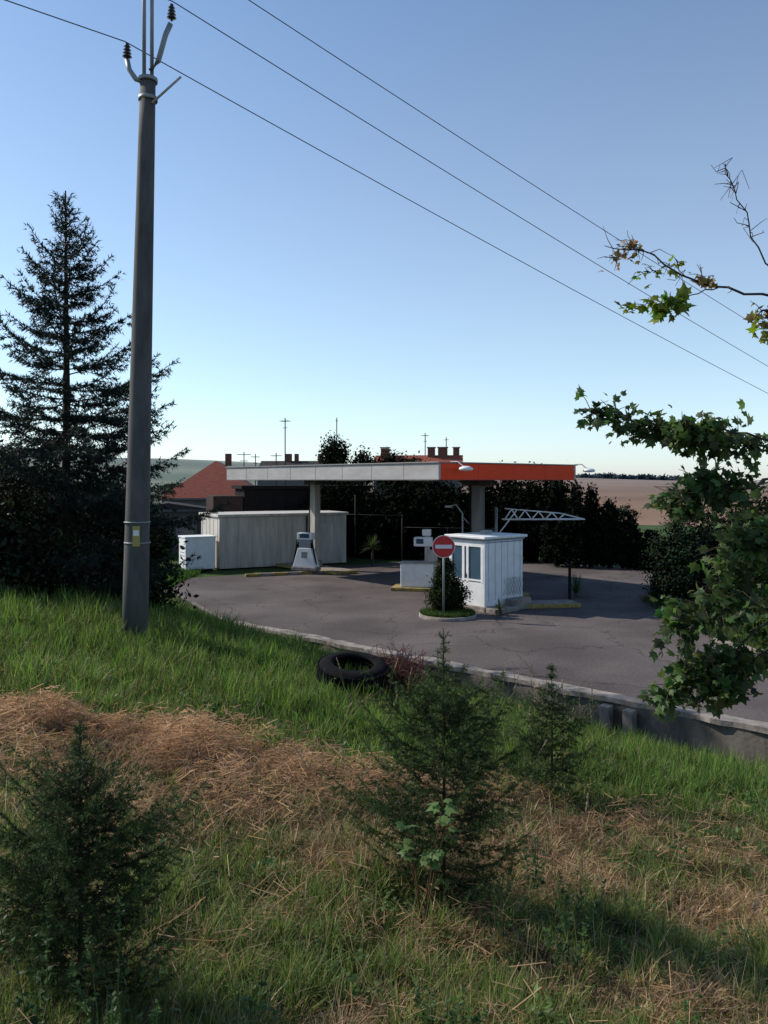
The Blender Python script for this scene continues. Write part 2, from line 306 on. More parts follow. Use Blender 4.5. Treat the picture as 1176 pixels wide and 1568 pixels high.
def spruce(name,base,H,halfw,dens_whorl,per,twsp,twlen,nlen,nwid,ndens,col,tip,lowdroop=.35,start=.06,jit=.2,trunkr=.02,seed=1,up0=.95,up1=.12,skip=.1,lead=.12):
    r=np.random.default_rng(seed); bf=Buf(); base=np.array(base,float)
    limb(bf,np.array([base+[0,0,-.2],base+[0.01*H*.3,0,H*.5],base+[0,0,H]]),[trunkr,trunkr*.6,trunkr*.12],(.04,.032,.025))
    A=[];B=[];Cc=[]
    h=start*H
    while h<H*.985:
        f=1-h/H
        L0=halfw(f)
        nb=per+r.integers(-1,2)
        a0=r.random()*6.28
        for i in range(nb):
            a=a0+i*6.283/nb+r.normal()*.25; L=L0*(1+jit*r.normal()); 
            if L<.02: continue
            el=np.interp(f,[0,.15,.5,1],[up0,up0*.6,up1,-lowdroop]) + r.normal()*.12
            hd=np.array([math.cos(a),math.sin(a),0]); side=np.array([-math.sin(a),math.cos(a),0])
            K=8; tt=np.linspace(0,1,K)
            zz=np.sin(el)*tt*L + L*(.18*tt**3-.10*np.sin(tt*math.pi)*f)
            P=base+np.array([0,0,h+r.normal()*.02*H*.3])+hd*(tt*L*math.cos(el))[:,None]+np.array([0,0,1])*zz[:,None]+side*(r.normal()*.05*L*tt**2)[:,None]
            limb(bf,P,np.linspace(trunkr*.18*(.3+f),trunkr*.04,K),(.05,.038,.028),k=4)
            for j in range(K-1):
                if tt[j]>.05 or f<.3: A.append(P[j]);B.append(P[j+1]);Cc.append(tt[j])
            nt_=max(1,int(L/twsp))
            for q in range(nt_):
                t_=(q+.6+r.random()*.5)/(nt_+.6)
                if t_>.97 or t_<.08: continue
                p=np.array([np.interp(t_,tt,P[:,k_]) for k_ in range(3)])
                for sg in (-1,1):
                    if r.random()<skip: continue
                    l=twlen*L*(1.08-t_)*(.6+.6*r.random())+twsp*.6
                    d=nrm(hd*.75+side*sg*(.75+.2*r.normal())+np.array([0,0,-.18*f+.15*r.normal()+.1]))
                    e=p+d*l; m2=(p+e)/2+np.array([0,0,.02*l])
                    A.append(p);B.append(m2);Cc.append(t_)
                    A.append(m2);B.append(e+[0,0,-.05*l]);Cc.append(min(1,t_+.25))
                    if l>twsp*1.8:
                        for s2 in (-1,1):
                            d2=nrm(d+side*s2*.6+hd*.2+np.array([0,0,.15*r.normal()])); m3=p+d*l*(.35+.25*r.random())
                            A.append(m3);B.append(m3+d2*l*.45);Cc.append(min(1,t_+.3))
        h+=dens_whorl*(.75+.5*r.random())*(.6+.6*f)
    A.append(base+[0,0,H*(1-lead)]);B.append(base+[0,0,H*1.0]);Cc.append(1)
    A=np.array(A);B=np.array(B);Cc=np.array(Cc)
    Ls=np.linalg.norm(B-A,axis=1); cnt=np.maximum(2,(Ls*ndens).astype(int)); ii=np.repeat(np.arange(len(A)),cnt); n_=len(ii)
    t_=r.random((n_,1)); p=A[ii]*(1-t_)+B[ii]*t_; td=nrm(B-A)[ii]
    rd=nrm(r.normal(size=(n_,3))); rd=nrm(rd-td*(rd*td).sum(1,keepdims=True)); rd[:,2]+=.15
    nd_=nrm(td*.65+rd*.9); sv=nrm(np.cross(nd_,r.normal(size=(n_,3))))
    ln=nlen*(.7+.6*r.random((n_,1))); wd=nwid*(.7+.6*r.random((n_,1)))
    V=np.stack([p-sv*wd/2,p+sv*wd/2,p+nd_*ln],1).reshape(-1,3)
    F_=np.arange(n_*3).reshape(-1,3)
    k_=np.clip(Cc[ii],0,1)[:,None]**2
    C=(np.array(col)*(1-k_)+np.array(tip)*k_)*(.6+.8*r.random((n_,1)))
    bf.add(V,F_,np.repeat(C,3,axis=0),0)
    return bf.obj(name,[M_needle,M_bark])

def g(x,y): return float(zt(x,y))
spruce("spruce_tree",(-7.93,20,g(-7.93,20)),11.7-g(-7.93,20),lambda f: min(2.95,.15+3.5*f*(1 if f<.8 else .9)),.42,6,.14,.37,.11,.028,44,(.014,.023,.018),(.020,.031,.022),lowdroop=.22,start=.03,trunkr=.14,seed=3,jit=.28,skip=.18,up1=.16,lead=.06)
YG=(.020,.034,.014); YT=(.058,.090,.028)
hw=lambda a,b,c,s=.17: (lambda f: c+ (0 if f<s else min(a*(1-.3*max(0,f-.8)/.2)-c, .10*a/.6+b*(f-s))))
spruce("young_spruce",(.37,5.0,g(.37,5)-.02),1.64,hw(.60,1.25,.045,.2),.095,6,.042,.30,.021,.0040,380,YG,YT,lowdroop=-.05,start=.03,trunkr=.015,seed=5,up0=1.0,up1=.5,jit=.24,skip=.15,lead=.2)
spruce("young_spruce",(-1.25,3.3,g(-1.25,3.3)-.02),1.20,hw(.45,1.2,.035,.16),.072,7,.034,.30,.019,.0034,400,YG,YT,lowdroop=-.05,start=.02,trunkr=.013,seed=8,up0=1.0,up1=.45,jit=.24,skip=.12,lead=.16)
spruce("young_spruce",(1.67,8.0,g(1.67,8)-.02),1.34,hw(.42,.9,.04,.2),.10,6,.055,.32,.028,.007,180,YG,YT,lowdroop=-.05,start=.03,trunkr=.015,seed=11,up0=1.0,up1=.5,jit=.28,skip=.15,lead=.2)

DK=(.014,.023,.010)
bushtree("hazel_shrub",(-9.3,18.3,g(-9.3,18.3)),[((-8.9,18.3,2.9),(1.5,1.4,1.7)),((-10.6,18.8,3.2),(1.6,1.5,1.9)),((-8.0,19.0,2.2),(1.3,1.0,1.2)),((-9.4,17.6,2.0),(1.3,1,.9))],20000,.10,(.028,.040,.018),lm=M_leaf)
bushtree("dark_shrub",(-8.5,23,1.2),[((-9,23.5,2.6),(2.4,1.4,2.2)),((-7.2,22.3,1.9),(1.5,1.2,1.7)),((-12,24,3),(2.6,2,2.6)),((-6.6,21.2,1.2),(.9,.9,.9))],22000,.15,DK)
bl=[]
for i in range(11):
    x=-3.5+i*1.3; bl.append(((x,47.5-.3*i+rng.random(),1.6+rng.random()*.3),(1.3,1.3,2.6+.35*rng.random())))
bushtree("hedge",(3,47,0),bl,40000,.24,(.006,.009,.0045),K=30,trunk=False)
for x,y,h,rd_ in [(9.9,41.5,4.5,.8),(10.8,41.8,4.1,.75),(11.6,41.4,3.5,.75),(12.5,41,2.7,.8),(9.0,42,4.3,.75),(13.5,40.6,1.9,.8)]:
    bf=Buf(); bb=[((x,y,h*f),(rd_*wd,rd_*wd,h*.22)) for f,wd in ((.2,1),(.42,.95),(.62,.75),(.8,.45))]
    leafmass(bf,bb,3600,.17,(.007,.011,.006),K=25); limb(bf,[(x,y,-.1),(x,y,h*.5),(x,y,h*.95)],[.12,.08,.02]); bf.obj("cypress_tree",[M_hleaf,M_bark])
bushtree("juniper_shrub",(10.8,29.5,0),[((10.8,29.5,1.2),(1.2,1.1,1.6)),((12.2,30,1.4),(1.4,1.2,1.7)),((10.4,28.6,.6),(.9,.8,.8))],14000,.12,(.014,.023,.012))
bushtree("roadside_tree",(14.5,31,0),[((14.6,31,2.0),(2.0,2,2.1)),((17,31,3),(2.4,2,2.6)),((15.5,29,1.6),(2.5,1.5,1.7)),((12.8,26,.9),(1.6,1.3,1.0))],18000,.16,(.014,.024,.010))
bushtree("garden_tree",(-3.6,60,-.5),[((-3.6,60,6.2),(1.1,1,1.6)),((-3.4,60,4.5),(1.7,1.5,1.5)),((-1.6,60.5,5.2),(.9,.9,1.5)),((.6,61,4.9),(1.6,1.2,1.6)),((2.4,62,4.9),(1.4,1.2,1.3))],13000,.2,(.012,.020,.009))
bushtree("garden_tree",(-16,50,-.5),[((-18,50,2),(3,2.5,3)),((-13.5,47,1),(1.2,1.2,1.6))],8000,.2,(.014,.024,.011))
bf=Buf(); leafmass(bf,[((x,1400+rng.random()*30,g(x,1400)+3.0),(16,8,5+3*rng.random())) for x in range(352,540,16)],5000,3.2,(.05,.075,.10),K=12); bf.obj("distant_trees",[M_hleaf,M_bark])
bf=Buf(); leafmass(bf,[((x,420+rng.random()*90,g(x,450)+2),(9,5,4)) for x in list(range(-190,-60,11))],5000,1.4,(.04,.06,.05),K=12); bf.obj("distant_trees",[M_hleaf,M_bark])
bf=Buf(); leafmass(bf,[((x,170+rng.random()*20,g(x,175)+.6),(3,2,1.3+rng.random())) for x in (38,44,52,57,66,70)],2500,.5,(.02,.032,.02),K=12); bf.obj("field_shrubs",[M_hleaf,M_bark])

bf=Buf(); leafmass(bf,[((1.98,26.75,.55),(.58,.55,.6)),((2.05,26.75,1.05),(.5,.45,.55)),((2.05,26.75,1.5),(.3,.25,.42)),((2.35,26.9,.6),(.45,.4,.6))],11000,.065,(.022,.033,.012),K=30); limb(bf,[(2.08,26.75,0),(2.08,26.75,1),(2.08,26.75,1.7)],[.05,.04,.01]); bf.obj("thuja_shrub",[M_hleaf,M_bark])
def spiky(name,c,n,L,wd,col,elr=(.2,1.4)):
    bf=Buf()
    for i in range(n):
        a=rng.random()*6.28; e=elr[0]+(elr[1]-elr[0])*rng.random(); l=L*(.7+.4*rng.random())
        t_=np.linspace(0,1,5); hd=np.array([math.cos(a),math.sin(a),0]); s=np.array([-math.sin(a),math.cos(a),0])
        Q=np.array(c)+hd*(t_*l*math.cos(e))[:,None]+np.array([0,0,1])*(t_*l*math.sin(e)-.35*l*t_**2*math.cos(e))[:,None]
        ww=wd*np.array([.7,1,.9,.6,.05])[:,None]; V=np.concatenate([Q-s*ww,Q+s*ww]); F_=[[j,j+1,j+6,j+5] for j in range(4)]
        bf.add(V,np.array(F_),np.array(col)*(.6+.8*rng.random()))
    limb(bf,[np.array(c)-[0,0,c[2]],np.array(c)],[.07,.06]); return bf.obj(name,[M_leaf,M_bark])
spiky("yucca_plant",(-.6,42,1.0),110,.85,.022,(.045,.065,.024),(-.2,1.45))
spiky("yucca_plant",(7.4,31,.15),50,.9,.03,(.05,.08,.03))
spiky("ornamental_grass",(3.85,26.7,.2),60,.45,.015,(.04,.06,.02))

# ------------------------------------------------------------------ grass
def blades(buf,x,y,h,wd,lean,cols,z=None):
    n=len(x); z=zt(x,y)-.015 if z is None else z
    a=rng.random(n)*6.283; ld=np.stack([np.cos(a),np.sin(a),0*a],-1)
    a2=a+1.57+rng.normal(size=n)*.6; sd_=np.stack([np.cos(a2),np.sin(a2),0*a],-1)
    p=np.stack([x,y,z],-1); up=np.array([0,0,1.])
    s_=np.sin(lean)[:,None]; c_=np.cos(lean)[:,None]; h=h[:,None]; wd=wd[:,None]
    m1=p+(ld*s_*.5+up*(1-.35*s_)*.55)*h; t1=p+ld*s_*h*1.05+up*c_*h
    V=np.stack([p-sd_*wd/2,p+sd_*wd/2,m1-sd_*wd*.42,m1+sd_*wd*.42,t1],1).reshape(-1,3)
    o=np.arange(n)[:,None,None]*5; F_=(o+np.array([[0,1,3],[0,3,2],[2,3,4]])[None]).reshape(-1,3)
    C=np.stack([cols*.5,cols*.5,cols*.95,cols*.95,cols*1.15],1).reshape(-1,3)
    buf.add(V,F_,C)
bf=Buf()
NB=390000
yy=np.exp(rng.uniform(math.log(2.2),math.log(27),NB)); xx=rng.uniform(-.58,.58,NB)*yy
s_,d_=sd(xx,yy); dp=d_-de(s_)
k=(dp>.05)&(rng.random(NB)<np.clip(.4+.8*dp,0,1)); xx=xx[k];yy=yy[k];dp=dp[k];n_=len(xx)
cell=np.where(yy<7,.12,.2); cx=np.floor(xx/cell).astype(int); cy=np.floor(yy/cell).astype(int)
jx=(cx+.5+.8*(_lat[cx%256,cy%256]-.5))*cell; jy=(cy+.5+.8*(_lat[(cy+77)%256,(cx+31)%256]-.5))*cell
pull=(rng.random(n_)<.65)*.65*(_lat[(cx+5)%256,(cy+9)%256]>.35); xx=xx*(1-pull)+jx*pull; yy=yy*(1-pull)+jy*pull
tuft=_lat[(cx+11)%256,(cy+3)%256]
dd=dry(xx,yy); isdry=rng.random(n_)<dd*1.0
hn=fbm(xx,yy,1.1,12); hn2=fbm(xx,yy,2.7,44)
tall=np.interp(yy,[2,5,8.5,10,16,25],[.12,.11,.10,.18,.26,.27])
h=tall*(.25+.9*hn+.7*hn2)*(.5+.7*tuft)*(.5+1.0*rng.random(n_))*1.25; h=np.where(dp<1.2,h*(.25+.5*dp),h); h=np.where(isdry,h*.9,h)
lean=np.abs(rng.normal(size=n_))*np.interp(yy,[7,10],[.8,.45])+.15; lean=np.where(isdry,rng.uniform(.6,1.5,n_),lean); lean=np.clip(lean,0,1.5)
wd=(.003+.00070*yy)*(.6+.8*rng.random(n_)); wd=np.where(isdry,wd*.75,wd)
v=rng.random((n_,1)); pn=fbm(xx,yy,.7,20)[:,None]; pt=tuft[:,None]
lush=np.array([.086,.155,.030]); olive=np.array([.112,.132,.040]); deep=np.array([.042,.085,.020]); lime=np.array([.16,.23,.048])
fgo=np.clip((8.5-yy)/3,0,1)[:,None]*.35
C=np.where(v<.35,lush,np.where(v<.6,deep,np.where(v<.85,olive,lime)))
C=(C*(1-fgo)+np.array([.13,.135,.05])*fgo)*(.35+.8*pn+.5*pt)
vd=rng.random((n_,1)); tan=np.where(vd<.5,np.array([.35,.235,.125]),np.where(vd<.85,np.array([.19,.12,.062]),np.array([.48,.37,.23])))*(.35+.7*pn+.6*pt)
C=np.where(isdry[:,None],tan,C)*(.7+.6*rng.random((n_,1)))
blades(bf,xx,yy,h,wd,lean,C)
ng=9000; gy=np.exp(rng.uniform(math.log(2.3),math.log(11),ng)); gx=rng.uniform(-.56,.56,ng)*gy; s2,d2=sd(gx,gy); kk=(d2>1)&(rng.random(ng)<.25+dry(gx,gy)); gx=gx[kk];gy=gy[kk];ng=len(gx)
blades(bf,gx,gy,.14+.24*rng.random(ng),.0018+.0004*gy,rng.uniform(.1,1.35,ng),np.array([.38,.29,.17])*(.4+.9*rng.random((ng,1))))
n2_=14000; xs=rng.uniform(-14,-8.9,n2_); ys=rng.uniform(30,41,n2_); s2,d2=sd(xs,ys); kk=(d2-de(s2)<-.3)
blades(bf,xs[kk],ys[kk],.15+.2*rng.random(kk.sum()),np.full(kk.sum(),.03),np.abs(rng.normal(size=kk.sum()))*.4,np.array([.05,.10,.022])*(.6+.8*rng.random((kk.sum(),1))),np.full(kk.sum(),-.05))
bf.obj("grass",[M_grass])
# hay litter
bf=Buf(); nh=64000; hx=rng.normal(size=nh)*1.9-2.2; hy=rng.normal(size=nh)*.65+7.5
q=nh//2; hx[:q]=rng.uniform(-3.5,4,q); hy[:q]=np.exp(rng.uniform(math.log(2.4),math.log(8.3),q)); keep=rng.random(nh)<dry(hx,hy)**1.3; hx=hx[keep];hy=hy[keep]
cl=fbm(hx,hy,1.8,31); hz=zt(hx,hy)+.02+np.clip(cl-.38,0,1)*.9*rng.random(len(hx))
a=rng.random(len(hx))*6.28+cl*9; dv=np.stack([np.cos(a),np.sin(a),rng.normal(size=len(a))*.28],-1)
sv=nrm(np.cross(dv,rdir(len(a)))); L=(.05+.14*rng.random((len(a),1))); p=np.stack([hx,hy,hz],-1); wv=(.0022+.0004*hy)[:,None]
V=np.stack([p-dv*L/2-sv*wv/2,p-dv*L/2+sv*wv/2,p+dv*L/2+sv*wv/2,p+dv*L/2-sv*wv/2],1).reshape(-1,3)
C=np.array([.38,.235,.135])*(.25+1.9*np.clip(cl-.2,0,1))[:,None]*(.4+.9*rng.random((len(a),1)))
bf.add(V,np.arange(len(V)).reshape(-1,4),np.repeat(C,4,axis=0)); bf.obj("cut_hay",[M_grass])
# weeds
bf=Buf()
for i in range(560):
    y=math.exp(rng.uniform(math.log(2.4),math.log(16))); x=rng.uniform(-.52,.52)*y; s0,d0=sd(x,y)
    if d0<.8: continue
    if dry(np.array([x]),np.array([y]))[0]>.65: continue
    if y<7 and rng.random()<.3: continue
    nl=rng.integers(8,34); hh=rng.uniform(.06,.26)*(1 if y<8 else 1.3); z=g(x,y)
    P=np.stack([x+rng.normal(size=nl)*.05,y+rng.normal(size=nl)*.05,z+hh*rng.random(nl)],-1)
    dr_=rdir(nl); dr_[:,2]=np.abs(dr_[:,2])*.5; nn=rdir(nl)*.4+np.array([0,0,1])
    cc=np.array([.05,.10,.025] if rng.random()<.6 else [.09,.14,.04])*(.6+.8*rng.random((nl,1)))
    leaves(bf,P,dr_,nn,rng.uniform(.018,.042)*(1+y*.06),cc)
    limb(bf,[(x,y,z),(x+.01,y,z+hh)],[.003,.001],(.05,.08,.02),1,3)
bf.obj("weeds",[M_leaf,M_bark])
bf=Buf()
for cx_,cy_,hh in [(-.95,2.75,.55),(-1.22,2.85,.5),(-.80,2.65,.4),(.95,4.2,.5),(1.1,4.5,.45),(1.0,5.4,.5),(-1.5,2.9,.6),(.2,3.4,.3),(1.3,3.3,.35)]:
    z=g(cx_,cy_)
    for st in range(4):
        dx,dy=rng.normal(size=2)*.06; top=np.array([cx_+dx*1.6,cy_+dy*1.6,z+hh*(.7+.5*rng.random())]); b0=np.array([cx_+dx*.4,cy_+dy*.4,z]); limb(bf,[b0,(b0+top)/2+[.01,0,0],top],[.003,.0025,.001],(.06,.09,.03),1,4)
        m_=30; tt=rng.random((m_,1))*.85+.15; P=b0*(1-tt)+top*tt; d=rdir(m_); d[:,2]=np.abs(d[:,2])*.6+.1
        leaves(bf,P,d,rdir(m_)*.3+[0,0,1],.045*(1.2-.7*tt[:,0]),np.array([.045,.085,.025])*(.6+.8*rng.random((m_,1))))
bf.obj("herb_plants",[M_leaf,M_bark])
# tall flowering grass stalks
bf=Buf()
for i in range(64):
    if i<28: x=rng.uniform(1.3,2.4)*1.0; y=rng.uniform(8.2,9.6); hh=rng.uniform(.8,1.25)
    elif i<44: x=rng.uniform(-1.2,1.5); y=rng.uniform(5.2,11); hh=rng.uniform(.5,.85)
    else: x=rng.uniform(-3,3.5); y=rng.uniform(3,12); hh=rng.uniform(.3,.55)
    z=g(x,y); lx=rng.normal()*.12; ly=rng.normal()*.1; t_=np.linspace(0,1,5)[:,None]
    P=np.array([x,y,z])+t_*np.array([0,0,hh])+t_**2*np.array([lx,ly,0]); limb(bf,P,[.003,.003,.0025,.002,.0015],(.22,.19,.11),0,3)
    m_=26; tt=.78+.22*rng.random(m_); Q=np.stack([np.interp(tt,t_[:,0],P[:,j]) for j in range(3)],-1); dr_=rdir(m_)*.5+[0,0,1]
    leaves(bf,Q,dr_,rdir(m_),.022,np.array([.3,.24,.17])*(.7+.6*rng.random((m_,1))))
bf.obj("seed_grass",[M_leaf,M_bark])
# reddish dead shrub
bf=Buf(); bx,by=.21,12.3; bz=g(bx,by)
for i in range(320):
    d=nrm(rng.normal(size=3)*[1,1,.6]+[0,0,1.1]); L=.42+.34*rng.random(); t_=np.linspace(0,1,6)[:,None]
    P=np.array([bx,by,bz+.22])+t_*d*L+np.sin(t_*3)*rng.normal(size=3)*.12; limb(bf,P,np.linspace(.006,.004,6),(.11,.045,.042),0,3)
bf.obj("dead_shrub",[M_bark])
# maple seedling in front of young spruce
bf=Buf(); c=np.array([.22,4.45,g(.22,4.45)])
for i in range(8):
    a=rng.random()*6.28; e=c+[.12*math.cos(a)+.02,.08*math.sin(a)-.05,.4+.42*rng.random()]
    limb(bf,[c,(c+e)/2+[0,0,.08],e],[.005,.003,.002],(.1,.06,.03),1,4)
    n4=4; d=rdir(n4); d[:,2]=-.2; leaves(bf,np.repeat(e[None],n4,0)+rng.normal(size=(n4,3))*.02,d,rdir(n4)*.4+[0,-.3,1],.065*(.8+.5*rng.random(n4)),np.array([.12,.19,.06])*(.8+.4*rng.random((n4,1))),MAPLE)
bf.obj("maple_seedling",[M_leaf,M_bark])

# ------------------------------------------------------------------ maple tree (right)
bf=Buf()
tb=np.array([4.7,7.2,g(4.7,7.2)-.1])
limb(bf,[tb,tb+[-.05,0,1.5],tb+[.05,0,3.2],tb+[-.1,.1,5],tb+[0,.1,7]],[.15,.12,.1,.07,.02],(.06,.05,.04),1,10)
def mtwigs(path,n,tl,lsz,col,rad=.014,nleaf=5,spread=1.0,droop=.3,curl=0,t0=.15):
    path=np.array(path,float); tt=np.linspace(0,1,len(path)); T=np.linspace(0,1,16)
    P=np.stack([np.interp(T,tt,path[:,k]) for k in range(3)],-1); P[1:-1]+=rng.normal(size=(14,3))*.012
    limb(bf,P,np.linspace(rad,rad*.3,16),(.05,.04,.035))
    for i in range(n):
        t_=t0+(1-t0)*rng.random()**.8; p=np.array([np.interp(t_,T,P[:,k]) for k in range(3)])
        ax=nrm(path[-1]-path[0]); d=nrm(rng.normal(size=3)*spread+ax*.6+[0,0,-droop*.3]); l=tl*(.5+.8*rng.random())
        e=p+d*l; mid=(p+e)/2+[0,0,.1*l]
        if curl: mid=mid+rng.normal(size=3)*.03; 
        limb(bf,[p,mid,e],[.004,.003,.0018],(.07,.05,.04),1,4)
        if nleaf:
            m_=max(1,int(nleaf*(.6+.8*rng.random()))); f=rng.random((m_,1))*.7+.3; q=p*(1-f)+e*f+rng.normal(size=(m_,3))*.035+[0,0,-.02]
            dd_=rng.normal(size=(m_,3))*.7+d*.5+[0,0,-droop]; nn=rng.normal(size=(m_,3))*.55+[0,-.2,.8]
            cc=np.array(col)*(.5+1.0*rng.random((m_,1)))*(1+.12*rng.normal(size=(m_,3)))
            leaves(bf,q,dd_,nn,lsz*(.55+.8*rng.random(m_)),np.clip(cc,.01,1),MAPLE,.35)
G1=(.052,.086,.028); G2=(.070,.108,.032); YL=(.16,.2,.03); BR=(.2,.13,.05)
t1=tb+[0,0,3.3]; t2=tb+[0,0,2.7]; t3=tb+[0,0,2.2]; t4=tb+[0,0,4.4]
mtwigs([t1,(3.6,6.9,4.7),(3.1,6.6,4.77),(2.65,6.5,4.83),(2.18,6.5,4.95),(1.66,6.5,5.04)],95,.15,.078,G1,.016,6,.8,.3,t0=.36)
mtwigs([t1,(3.3,6.4,4.72),(2.8,6.3,4.86),(2.5,6.3,4.9),(2.3,6.3,4.85)],50,.15,.078,G2,.013,6,t0=.35)
mtwigs([t2,(3.3,6.8,4.5),(2.9,6.5,4.4),(2.5,6.4,4.45),(2.35,6.4,4.3)],80,.22,.08,G1,.016,6,t0=.4)
mtwigs([t2,(3.4,6.6,4.1),(3.0,6.4,4.05),(2.7,6.4,3.85)],85,.26,.08,G2,.014,6,t0=.3)
mtwigs([t3,(3.5,6.7,3.9),(3.0,6.5,3.65),(2.65,6.4,3.5),(2.35,6.4,3.3)],90,.24,.08,G1,.016,6,t0=.35)
mtwigs([t3,(3.4,6.6,3.5),(3.0,6.4,3.3),(2.7,6.4,3.05),(2.45,6.4,2.95),(2.25,6.35,2.8)],90,.18,.08,G2,.013,6,t0=.45)
mtwigs([t3,(3.5,6.6,3.3),(3.05,6.4,3.15),(2.8,6.4,2.95),(2.65,6.4,2.8)],60,.16,.08,G2,.012,6,t0=.45)
mtwigs([t2,(4.0,6.9,4.2),(3.6,6.8,4.0),(3.2,6.8,3.9)],90,.35,.09,G1,.02,6,t0=.1)
mtwigs([t3,(3.9,6.9,3.6),(3.5,6.9,3.4),(3.2,6.9,3.3)],80,.3,.09,G1,.02,6,t0=.1)
mtwigs([t2,(5.4,6.9,4.4),(6.2,6.8,4.6)],60,.5,.12,G1,.03,7,t0=.1)
mtwigs([t4,(5.3,7.4,6.2),(5.6,7.8,6.8)],60,.6,.12,G1,.03,7,t0=.1)
mtwigs([t4,(3.6,6.8,6.0),(3.1,6.6,6.02),(2.7,6.5,6.04),(2.39,6.5,6.15),(2.12,6.5,6.33),(1.85,6.5,6.36)],22,.16,.05,BR,.014,0,1,.2,1,t0=.45)
for c_,n_,col,sz in [((1.95,6.5,6.38),13,BR,.06),((1.82,6.5,6.28),7,BR,.055),((2.08,6.5,6.15),7,YL,.06),((2.3,6.5,6.22),6,YL,.055),((2.55,6.5,6.12),10,BR,.065),((3.05,6.5,5.85),18,BR,.075),((3.1,6.6,5.75),12,YL,.075)]:
    mtwigs([np.array(c_)+[.12,0,.02],c_],n_,.1,sz,col,.004,2,1,.3)
mtwigs([(2.7,6.5,6.04),(2.45,6.5,5.98),(2.2,6.45,5.9),(1.95,6.4,5.85)],14,.1,.085,YL,.006,3,1,.4,t0=.3)
mtwigs([(2.4,6.5,5.98),(2.3,6.45,5.9)],11,.1,.1,(.12,.18,.03),.005,3,1,.4)
mtwigs([t4,(3.5,6.7,6.1),(3.1,6.6,6.25),(2.97,6.5,6.57),(2.84,6.5,6.83),(2.76,6.5,7.04)],30,.14,.05,BR,.009,0,.9,.1,1,t0=.5)
bf.obj("maple_tree",[M_leaf,M_bark])

# ------------------------------------------------------------------ filling station canopy
ca=empty("station_canopy",(.15,36.2,0),math.atan2(-.755,.655))
M_under=mat("canopy_soffit",(.07,.066,.066),.8,.2,2,.05,spec=.1)
M_fw=mat("fascia_white",(.38,.36,.35),.6,.2,.8,.02,dirt=(.29,.27,.26),stretch=(1,1,3))
box(ca,"deck",(0,0,4.80),(14.3,7.7,.36),M_under,0)
box(ca,"soffit",(0,0,4.56),(14.35,7.75,.05),M_under,0)
box(ca,"fascia_long",(0,-3.95,4.80),(14.6,.1,.60),M_fw,.01)
box(ca,"fascia_long_back",(0,3.95,4.80),(14.6,.1,.60),M_fw,.01)
box(ca,"fascia_end_red",(7.25,0,4.80),(.1,7.79,.60),M_red,.01)
box(ca,"fascia_end_back",(-7.25,0,4.80),(.1,7.79,.60),M_fw,.01)
M_trim=mat("trim",(.2,.19,.19),.5,.2,3,.02,metal=.3)
M_rj=mat("red_joint",(.5,.045,.02),.6,.1,3,0)
box(ca,"trim_long",(0,-3.97,5.125),(14.7,.16,.045),M_trim,.005); box(ca,"trim_end",(7.27,.09,5.125),(.16,7.95,.044),M_trim,.005)
box(ca,"trim_back",(0,3.97,5.125),(14.5,.14,.042),M_trim,.005)
box(ca,"lower_trim_long",(0,-4.01,4.52),(14.6,.02,.035),M_trim,0); box(ca,"lower_trim_end",(7.31,0,4.52),(.02,7.9,.035),M_rj,0)
for i in range(1,8): box(ca,"fascia_joint_%d"%i,(-7.3+i*1.825,-4.003,4.80),(.008,.008,.58),M_trim,0)
for i in range(1,4): box(ca,"end_joint_%d"%i,(7.303,-3.9+i*1.95,4.80),(.008,.008,.58),M_rj,0)
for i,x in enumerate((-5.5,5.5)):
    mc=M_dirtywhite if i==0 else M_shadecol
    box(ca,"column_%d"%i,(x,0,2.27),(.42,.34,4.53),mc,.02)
    box(ca,"column_base_%d"%i,(x,0,.25),(.6,.5,.5),M_conc,.03)
    box(ca,"column_head_%d"%i,(x,0,4.40),(1.5,.34,.26),M_under,.02)
    box(ca,"cable_duct_%d"%i,(x-.3,-.1,2.3),(.09,.09,4.3),M_dark,.005)
    box(ca,"island_%d"%i,(x,0,.08),(5.2 if i==0 else 4.2,1.3,.16),M_yellow,.03)
    box(ca,"island_top_%d"%i,(x,0,.165),(4.9 if i==0 else 3.9,1.1,.02),M_conc,0)
for i,(x,y) in enumerate([(-2,0),(2,0),(0,-2.4),(0,2.4)]): box(ca,"soffit_lamp_%d"%i,(x,y,4.50),(.9,.3,.07),M_white,.01)
for i,(x,y) in enumerate([(7.75,-3.1),(7.7,4.35)]):
    tube(ca,"lamp_arm_%d"%i,[(7.0,y,5.16),(7.35,y,5.16),(x-.15,y,5.0),(x,y,4.98)],.025,M_grey,8)
    o=lathe(ca,"lamp_head_%d"%i,[(0,.10),(.1,.095),(.22,.04),(.25,-.02),(.2,-.06),(0,-.08)],M_white,24,(x,y,4.9)); o.scale=(1,1.1,1)
tr=empty("lattice_gantry",(4.9,32.6,3.0),R(3))
for nme,p,q_ in [("top_chord",(0,0,.35),(2.3,0,.15)),("bottom_chord",(0,0,-.1),(3.3,0,-.1)),("rear_chord",(0,.5,-.1),(3.3,.5,-.1)),("stay",(-.3,0,-.75),(.5,0,.3)),("end",(2.3,0,.15),(3.3,0,-.1))]+[("diag_%d"%i,(i*.55,0,-.1),(i*.55+.28,0,.32-.045*i)) for i in range(5)]+[("diagb_%d"%i,(i*.55+.28,0,.32-.045*i),(i*.55+.55,0,-.1)) for i in range(4)]+[("cross_%d"%i,(i*.8,0,-.1),(i*.8,.5,-.1)) for i in range(5)]:
    tube(tr,nme,[p,q_],.028,M_white,6)
tube(tr,"post",[(-.35,0,-3.0),(-.35,0,.4)],.06,M_grey,8)

